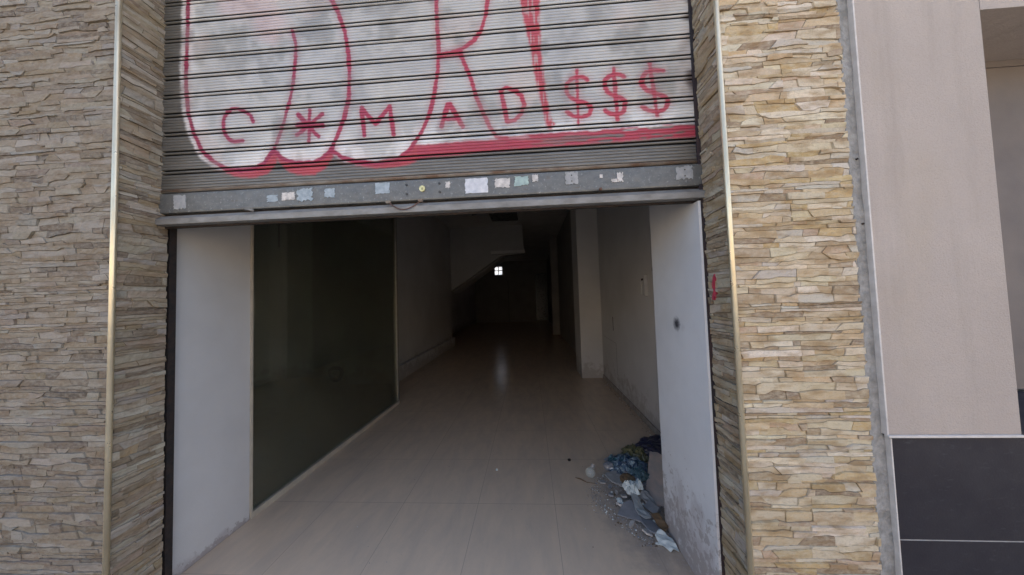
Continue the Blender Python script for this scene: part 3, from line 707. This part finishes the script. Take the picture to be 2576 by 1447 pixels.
bm = B(); slant_box(bm, -.055, -.003, 2.125, 4.50, 3.4, 3.45); obj('head_rail', bm, M_alu, GP)
bm = B(); slant_box(bm, -.06, .004, 2.12, 2.135, .045, 3.45); obj('edge_strip', bm, M_sill, GP)
# things behind the glass
bm = B(); t = B()
pts = [(-4.06+.13*math.cos(a), 5.78+.03*math.sin(2*a), .165+.13*math.sin(a)) for a in [i*2*math.pi/28 for i in range(29)]]
tube(bm, pts, .035, 10); tag(obj('rubber_ring', bm, M_black, None, (-4.06, 5.78, 0)), 'black rubber ring standing on the floor behind the glass', 'ring')

bm = B(); tube(bm, [(-2.75, 3.0, 2.27), (-2.752, 3.0, 2.6), (-2.75, 3.0, 3.2), (-2.75, 3.0, 4.26)], .006, 6)
tag(obj('hanging_wire', bm, M_black, None, (-2.75, 3.0, 2.27)), 'short black wire hanging from the ceiling behind the glass partition', 'wire')
# ------------------------------------------------------------ neighbouring house on the right
NB = thing('neighbour_building', 'pink-grey plastered house front with a dark tiled base and a recess, far right', 'building', (3.5, 1.6, 0))
YP = 1.345
bm = B()
box(bm, 1.517, 2.04, YP, 1.8, .985, 7.5, .004); box(bm, 2.0405, 9, YP, 1.8, 2.835, 7.5)
obj('plaster_wall', bm, M_plaster, NB)
bm = B(); box(bm, 1.512, 1.519, YP-.003, YP+.02, .985, 7.5, .001); box(bm, 1.512, 2.04, YP-.009, YP+.01, .975, .9848, .002); obj('corner_bead', bm, M_bead, NB)
bm = B(); box(bm, 2.0, 9, 1.68, 1.799, 1.06, 2.834); obj('recess_panel', bm, M_niche, NB)
bm = B(); box(bm, 2.0, 9, 1.672, 1.6795, 2.80, 2.834); obj('recess_moulding', bm, M_niche, NB)
bm = B(); prism(bm, [(YP+.006, .972), (YP+.006, .990), (1.679, 1.05), (1.679, .972)], 0, 2.042, 9); obj('recess_sill', bm, M_dtile, NB)
bm = B(); box(bm, 1.53, 9, YP+.0052, 1.7, -.04, .972); obj('base_backing', bm, M_dgrout, NB)
bm = B()
x = 1.534
while x < 8.9:
    for z0, z1 in ((.549, .970), (.120, .543), (-.04, .114)): box(bm, x, min(x+.896, 9), YP+.003, YP+.0135, z0, z1, .001)
    x += .902
obj('base_tiles', bm, M_dtile, NB)
# cement joint between pillar and neighbour: its torn edges run irregularly
JT = B(); n = 160; A = []
for i in range(n+1):
    z = -.04+3.9*i/n
    e = mnoise.noise(Vector((z*22, 1, 0)))*.008+mnoise.noise(Vector((z*70, 2, 0)))*.004
    y = YP+.012+mnoise.noise(Vector((z*9, 4, 0)))*.004
    xr = 1.516 if z > .98 else 1.524
    A.append([JT.verts.new(p) for p in ((1.447+e, YP+.02, z), (1.452+e, y-.006, z), (1.468+e*.5, y-.002, z), (1.49, y+.004, z), (xr-.008, y+.006, z), (xr, y+.006, z))])
for a, b in zip(A, A[1:]):
    for k in range(5): JT.faces.new((a[k], a[k+1], b[k+1], b[k]))
box(JT, 1.44, 1.525, YP+.03, 1.6, -.04, 3.86)
CJ = tag(obj('cement_joint', JT, M_cement, None, (1.48, 1.4, 0)), 'rough grey cement strip filling the gap between the stone pillar and the plaster wall', 'cement strip')
for z, x in ((2.20, 1.496), (1.905, 1.500)):
    bm = B(); cyl(bm, (x, YP+.011, z), (x, YP+.03, z), .0045, n=10); obj('drill_hole', bm, M_black, CJ)
bm = B(); box(bm, 1.524, 1.5295, YP-.002, YP+.02, -.04, .970, .001); obj('edge_strip', bm, M_bead, NB)
# the house above the shop: casts the shade the street front lies in
UP = thing('shop_building', 'beige rendered upper storeys above the shop entrance', 'building', (-1, 5, HT))
bm = B(); box(bm, -6, 1.5, 1.36, 1.60, 3.97, 9); box(bm, -6, 2.1, 1.60, 20.8, 4.5, 9); box(bm, -2.14, .92, 1.40, 1.543, 3.75, 3.97); obj('wall', bm, M_upper, UP)
bm = B(); box(bm, 2.1, 12, 1.8, 20, -.04, 8.2); obj('rear_volume', bm, M_upper, NB)
LN = thing('neighbour_building', 'plain rendered house front left of the greyish stone pillar', 'building', (-5, 1.6, 0))
bm = B(); box(bm, -9, -3.005, YP+.02, 1.60, -.04, 9); box(bm, -12, -6.01, 1.61, 20.8, -.04, 9); obj('wall', bm, M_upper, LN)
# unseen house across the street, added behind the viewer for its warm bounce light
OP = thing('bounce_building', 'unseen beige house front across the street, added for bounce light', 'building', (0, -13, 0))
bm = B(); box(bm, -30, 30, -19, -13, -.25, 5); obj('wall', bm, M_opp, OP)
for k in range(7):
    for z in (.9,):
        x = -12+4*k; bm = B(); box(bm, x-.6, x+.6, -13.02, -12.98, z, z+1.6); w = obj('window', bm, M_dark, OP)

# ------------------------------------------------------------ rubbish by the right jamb
def crumple(name, label, cat, loc, size, m, seed, sub=4, amp=.35, freq=2.2, rz=0, sharp=True):
    bm = B(); bmesh.ops.create_icosphere(bm, subdivisions=sub, radius=1)
    o3 = Vector((seed*7.1, seed*3.3, seed))
    for v in bm.verts:
        p = v.co.copy()
        r = 1 + amp*(mnoise.noise(p*freq+o3)) + amp*.6*(1-2*abs(mnoise.noise(p*freq*2.1+o3*2))) + amp*.25*(1-2*abs(mnoise.noise(p*freq*5+o3)))
        q = p*max(.25, r)
        v.co = Vector((q.x*size[0], q.y*size[1], max(0, (q.z+.55)*size[2])))
    bm.transform(Matrix.Translation(loc) @ Matrix.Rotation(rz, 4, 'Z'))
    return tag(obj(name, bm, m, None, loc), label, cat)
def flat_piece(name, label, cat, loc, pts, th, m, rot=(0, 0, 0), warp=0, seed=0, parent=None):
    bm = B(); prism(bm, pts, 2, 0, th)
    if warp:
        bmesh.ops.triangulate(bm, faces=bm.faces[:])
        bmesh.ops.subdivide_edges(bm, edges=bm.edges[:], cuts=4, use_grid_fill=True)
        for v in bm.verts: v.co.z += (1-2*abs(mnoise.noise(v.co*14+Vector((seed, 0, 0)))))*warp + mnoise.noise(v.co*40)*warp*.4
    from mathutils import Euler
    bm.transform(Matrix.Translation(loc) @ Euler(rot).to_matrix().to_4x4())
    return tag(obj(name, bm, m, None, loc), label, cat)
def rag(R, n, rx, ry, jit=.25): return [(rx*math.cos(a)*(1+R.uniform(-jit, jit)), ry*math.sin(a)*(1+R.uniform(-jit, jit))) for a in [i*2*math.pi/n for i in range(n)]]
def sheet_crumple(name, label, cat, loc, rx, ry, h, m, seed, n=16, rz=0, fold=1.):
    bm = B(); o3 = Vector((seed*5.3, seed*2.7, seed)); G = {}
    RR = random.Random(seed)
    for side in (0, 1):
        for i in range(n+1):
            for j in range(n+1):
                u, v = i/n*2-1, j/n*2-1
                r = max(abs(u), abs(v)); q = math.hypot(u, v) or 1; k = r/q if q else 1
                x, y = u*(.35+.65*k), v*(.35+.65*k)
                p = Vector((x*1.6, y*1.6, 0))+o3
                rid = 1-2*abs(mnoise.noise(p*1.5)); rid2 = 1-2*abs(mnoise.noise(p*3.7+o3))
                z = h*(.45+.55*rid+.35*rid2)*(1-r**3*.75)
                wob_ = 1+.35*mnoise.noise(Vector((math.atan2(y, x)*1.7, seed, 3)))*r + .15*mnoise.noise(Vector((math.atan2(y, x)*6, seed, 5)))*r
                sx = x*wob_*rx+mnoise.noise(p*4)*rx*.13*fold; sy = y*wob_*ry+mnoise.noise(p*4+o3)*ry*.13*fold
                G[side, i, j] = bm.verts.new((sx, sy, max(.001, z)+side*.0025))
    for i in range(n):
        for j in range(n):
            bm.faces.new([G[1, a, b] for a, b in ((i, j), (i+1, j), (i+1, j+1), (i, j+1))])
            bm.faces.new([G[0, a, b] for a, b in ((i, j), (i, j+1), (i+1, j+1), (i+1, j))])
    rim = [(i, 0) for i in range(n)]+[(n, j) for j in range(n)]+[(n-i, n) for i in range(n)]+[(0, n-j) for j in range(n)]
    for a, b in zip(rim, rim[1:]+rim[:1]): bm.faces.new((G[0, a[0], a[1]], G[0, b[0], b[1]], G[1, b[0], b[1]], G[1, a[0], a[1]]))
    bm.transform(Matrix.Translation(loc) @ Matrix.Rotation(rz, 4, 'Z'))
    return tag(obj(name, bm, m, None, loc), label, cat)
R = random.Random(5)
M_bagk = simple('black_plastic', (.012, .013, .03), (.03, .03, .06), 20, .35, .4, 60, .006)
M_bagy = simple('olive_plastic', (.13, .125, .055), (.075, .07, .035), 14, .45, .4, 40, .006)
def blue_bag():
    t = NT('blue_white_plastic')
    c = t.mix(t.ramp(t.noise(9, 4, .65, dist=2.5), .46, .62), (.03, .065, .13), (.42, .50, .51))
    c = t.mix(t.ramp(t.noise(9, 4, .6, dist=1), .52, .66), c, (.03, .13, .14)); c = t.mix(t.ramp(t.noise(30, 5, .7), .58, .68), c, (.02, .04, .07))
    t.set('Base Color', c); t.set('Roughness', .3); t.bump(t.noise(45, 5, .7, dist=.8), .8, .01); return t.m
M_bagb = blue_bag()
M_teal = simple('dark_teal_plastic', (.04, .09, .10), (.12, .17, .18), 22, .3, .5, 60, .006)
M_board = simple('clay_board', (.62, .47, .38), (.46, .39, .34), 9, .7, .3, stretch=(2, 1, 1))
M_paperw = simple('white_crumpled_paper', (.68, .71, .68), (.56, .60, .57), 22, .8, .4, 60, .004)
M_card = simple('grey_card', (.36, .35, .33), (.27, .26, .25), 20, .85, .3)
M_shard = simple('grey_tile_shard', (.28, .28, .29), (.21, .21, .22), 18, .6, .3)
M_brown = simple('brown_card', (.17, .105, .05), (.11, .07, .04), 24, .7, .4)
M_dirt = simple('dust_and_grit', (.36, .31, .27), (.20, .17, .15), 60, .95, .5)
crumple('rubbish_bag', 'crumpled black plastic bag in the corner behind the jamb', 'plastic bag', (1.27, 3.03, 0), (.19, .17, .09), M_bagk, 1)
sheet_crumple('rubbish_bag', 'crumpled olive yellow plastic bag beside the black bag', 'plastic bag', (1.01, 3.0, 0), .13, .12, .085, M_bagy, 2)
sheet_crumple('rubbish_bag', 'crumpled shiny blue and white plastic bag in the rubbish heap', 'plastic bag', (.88, 2.83, 0), .18, .19, .06, M_bagb, 3, n=20)
sheet_crumple('clear_wrapper', 'flattened dark teal plastic wrapper against the brown board', 'wrapper', (.93, 2.66, .01), .075, .09, .05, M_teal, 31, n=14)
bm = B(); box(bm, -.13, .13, -.34, .34, 0, .022, .003)
bm.transform(Matrix.Translation((1.11, 2.60, .05)) @ Matrix.Rotation(rad(-26), 4, 'Z') @ Matrix.Rotation(rad(9), 4, 'X') @ Matrix.Rotation(rad(-14), 4, 'Y'))
tag(obj('broken_board', bm, M_board, None, (1.02, 2.66, 0)), 'large brown clay-coloured board lying against the right jamb in the rubbish', 'board')
sheet_crumple('crumpled_paper', 'large crumpled white paper in the middle of the rubbish heap', 'paper', (.775, 2.44, .03), .06, .075, .06, M_paperw, 6, n=12)
sheet_crumple('crumpled_paper', 'smaller crumpled white paper touching the brown board', 'paper', (.845, 2.475, .035), .033, .05, .05, M_paperw, 7, n=9)
sheet_crumple('crumpled_paper', 'small crumpled pale scrap at the left edge of the rubbish heap', 'paper', (.655, 2.335, 0), .025, .045, .028, M_paperw, 8, n=8)
flat_piece('folded_paper', 'long folded off-white paper lying across the grey shards', 'paper', (.765, 2.28, .035), [(-.01, .13), (.028, .10), (.05, -.12), (.0, -.14), (-.045, -.115), (-.035, 0)], .003, simple('offwhite_paper', (.46, .47, .45), (.38, .39, .37), 16, .8, .3), (rad(6), rad(16), rad(4)), .012, 3)
flat_piece('tile_shard', 'grey triangular tile shard left of the folded paper', 'tile shard', (.685, 2.20, .015), [(-.09, .01), (-.01, .11), (.055, .12), (.06, -.08)], .009, M_shard, (rad(4), rad(-8), 0))
flat_piece('tile_shard', 'grey tile shard below the folded paper', 'tile shard', (.785, 2.10, .012), [(-.06, .07), (.02, .10), (.07, -.02), (.04, -.09), (-.03, -.06)], .009, M_shard, (rad(-5), rad(10), 0))
flat_piece('tile_shard', 'flat pale grey tile piece below the blue bag', 'tile shard', (.70, 2.64, .01), [(-.08, .03), (.03, .09), (.09, .0), (.02, -.09), (-.04, -.06)], .010, M_card, (rad(5), rad(3), 0))
flat_piece('tile_shard', 'small dark grey shard between the white paper and the blue bag', 'tile shard', (.86, 2.57, .02), [(-.05, .02), (.01, .05), (.05, .01), (.02, -.05), (-.03, -.03)], .008, M_shard, (rad(14), rad(-9), rad(30)))
flat_piece('tile_shard', 'thin dark grey shard leaning on the foot of the jamb beside the brown card', 'tile shard', (.86, 2.24, .03), [(-.04, .06), (.02, .08), (.045, -.03), (-.01, -.08)], .008, M_shard, (rad(-9), rad(-22), rad(8)))
flat_piece('grey_card', 'crumpled grey card piece right of the folded paper', 'card', (.87, 2.36, .015), [(-.05, .03), (-.01, .08), (.04, .05), (.05, -.05), (-.02, -.07)], .005, M_card, (rad(10), rad(8), 0), .012, 12)
flat_piece('brown_card', 'curled brown card wedged at the foot of the right jamb', 'card', (.86, 2.12, .03), [(-.03, .06), (.02, .05), (.035, -.05), (.0, -.08), (-.03, -.02)], .008, M_brown, (rad(12), rad(-18), 0), .006, 9)
crumple('brown_clod', 'dark brown chunk between the blue bag and the white paper', 'chunk', (.80, 2.60, 0), (.055, .045, .04), M_brown, 11, sub=3, amp=.25)
flat_piece('torn_paper', 'torn white paper lying nearest to the entrance at the jamb foot', 'paper', (.835, 1.97, .012), rag(R, 11, .04, .075, .3), .003, M_paperw, (rad(4), rad(-10), rad(20)), .012, 5)
flat_piece('torn_paper', 'thin white strip of paper beside the torn white paper', 'paper', (.785, 1.965, .002), [(-.022, -.004), (.02, -.008), (.024, .008), (-.018, .01)], .005, M_paperw, (0, 0, rad(-10)), .002, 6)
flat_piece('torn_paper', 'small pale torn scrap beside the blue bag', 'paper', (.745, 2.76, .01), rag(R, 9, .03, .05, .3), .003, simple('cream_scrap', (.42, .40, .33), (.34, .32, .27), 20, .8, .3), (rad(12), rad(6), 0), .008, 8)
R2 = random.Random(77)
M_rub = simple('broken_plaster', (.48, .45, .42), (.33, .31, .29), 30, .9, .5)
for k, (x, y) in enumerate(((.62, 2.50), (.66, 2.44), (.70, 2.38), (.60, 2.40), (.64, 2.29), (.72, 2.52), (.80, 2.37), (.67, 2.12), (.74, 2.03), (.90, 2.47), (.83, 2.70), (.58, 2.58), (.93, 2.55), (.77, 2.19), (.88, 2.28), (.70, 2.90))):
    flat_piece('plaster_piece', 'small angular piece of broken plaster scattered among the rubbish', 'rubble', (x, y, .004+R2.random()*.02), rag(R2, R2.choice((4, 5, 6)), R2.uniform(.012, .03), R2.uniform(.015, .034), .35), R2.uniform(.006, .014), M_rub if k % 3 else M_shard, (R2.uniform(-.3, .3), R2.uniform(-.3, .3), R2.uniform(0, 6)))['group'] = 'broken plaster pieces in the rubbish heap'
JR = thing('glass_jar', 'small clear round glass jar left of the rubbish heap', 'jar', (.495, 2.66, 0))
gm = NT('thin_clear_glass'); gm.set('Base Color', (.62, .66, .62)); gm.set('Roughness', .08); gm.set('Alpha', .3); gm.set('Specular IOR Level', .9)
bm = B(); bmesh.ops.create_uvsphere(bm, u_segments=24, v_segments=16, radius=.045); bm.transform(Matrix.Translation((.495, 2.66, .044))); obj('bowl', bm, gm.m, JR, smooth=True)
bm = B(); cyl(bm, (.515, 2.675, .075), (.528, 2.69, .098), .018, .016, 20); obj('neck', bm, M_card, JR)
bm = B(); cyl(bm, (.675, 2.77, .022), (.725, 2.75, .022), .0105, n=14)
tag(obj('white_stub', bm, simple('white_plastic', (.75, .75, .73), (.65, .65, .63), 20, .4, .1), None, (.70, 2.76, .01)), 'short white plastic stub in front of the blue bag', 'stub')
crumple('dark_cup', 'dark squashed cup around the white stub', 'cup', (.70, 2.80, 0), (.05, .045, .032), M_shard, 14, sub=3, amp=.2)
crumple('pebble', 'small black pebble alone on the floor left of the rubbish heap', 'pebble', (.343, 2.926, 0), (.016, .014, .012), M_black, 15, sub=2, amp=.15)
crumple('pebble', 'tiny white pebble in the middle of the floor', 'pebble', (-.36, 2.763, 0), (.010, .010, .009), M_paperw, 16, sub=2, amp=.15)
bm = B(); tube(bm, [(.36, 2.65, .004), (.40, 2.62, .010), (.45, 2.58, .006), (.52, 2.57, .004)], [.003, .006, .004, .002], 6); tag(obj('twig', bm, M_brown, None, (.43, 2.6, 0)), 'thin dark twig below the glass jar', 'twig')
# loose dust, grit and crumbs
V = []; Fc = []; MI = []
R = random.Random(21)
def crumb(x, y, s, mi):
    b = len(V); a0 = R.random()*6
    for k in range(4): V.append((x+s*math.cos(a0+k*1.6)*R.uniform(.6, 1.2), y+s*math.sin(a0+k*1.6)*R.uniform(.6, 1.2), .0006))
    V.append((x, y, s*R.uniform(.5, 1.1)))
    for k in range(4): Fc.append((b+k, b+(k+1) % 4, b+4)); MI.append(mi)
for k in range(2600):
    t = R.random(); y = 1.95+t*.95
    edge = .74-.32*math.sin(math.pi*min(1, t*1.15))*t**.3
    x = R.uniform(edge-.05, .9) if R.random() < .75 else R.gauss(edge, .04)
    if x > .89 and y < 2.12: continue
    crumb(x, y, abs(R.gauss(0, .0028))+.0014, R.choices((0, 1, 2, 3), (5, 1.6, 3, 2))[0])
for k in range(320):
    t = R.random(); y = 1.98+t*.9; edge = .76-.24*math.sin(math.pi*min(1, t*1.15))*t**.3
    x = R.uniform(edge, .99)
    if x > .88 and y < 2.13: continue
    crumb(x, y, R.uniform(.005, .014), R.choices((0, 2, 3, 1), (3, 4, 4, .5))[0])
for k in range(150): crumb(R.uniform(-1.9, .85), R.uniform(1.7, 5), abs(R.gauss(0, .002))+.0012, R.choices((0, 1, 2), (4, 2, 3))[0])
for k in range(500):
    y = R.uniform(2.15, 5.7); crumb(1.40-abs(R.gauss(0, .05)), y, abs(R.gauss(0, .004))+.0015, R.choices((0, 1, 2), (5, 2, 2))[0])
me = bpy.data.meshes.new('grit'); me.from_pydata(V, [], Fc); me.update(); me.polygons.foreach_set('material_index', MI)
tag(link_mesh('grit', me, [M_dirt, M_paperw, M_brown, M_shard], None, (.7, 2.4, 0)), 'scattered crumbs of plaster and dirt on the floor by the right jamb', 'grit', kind='stuff')
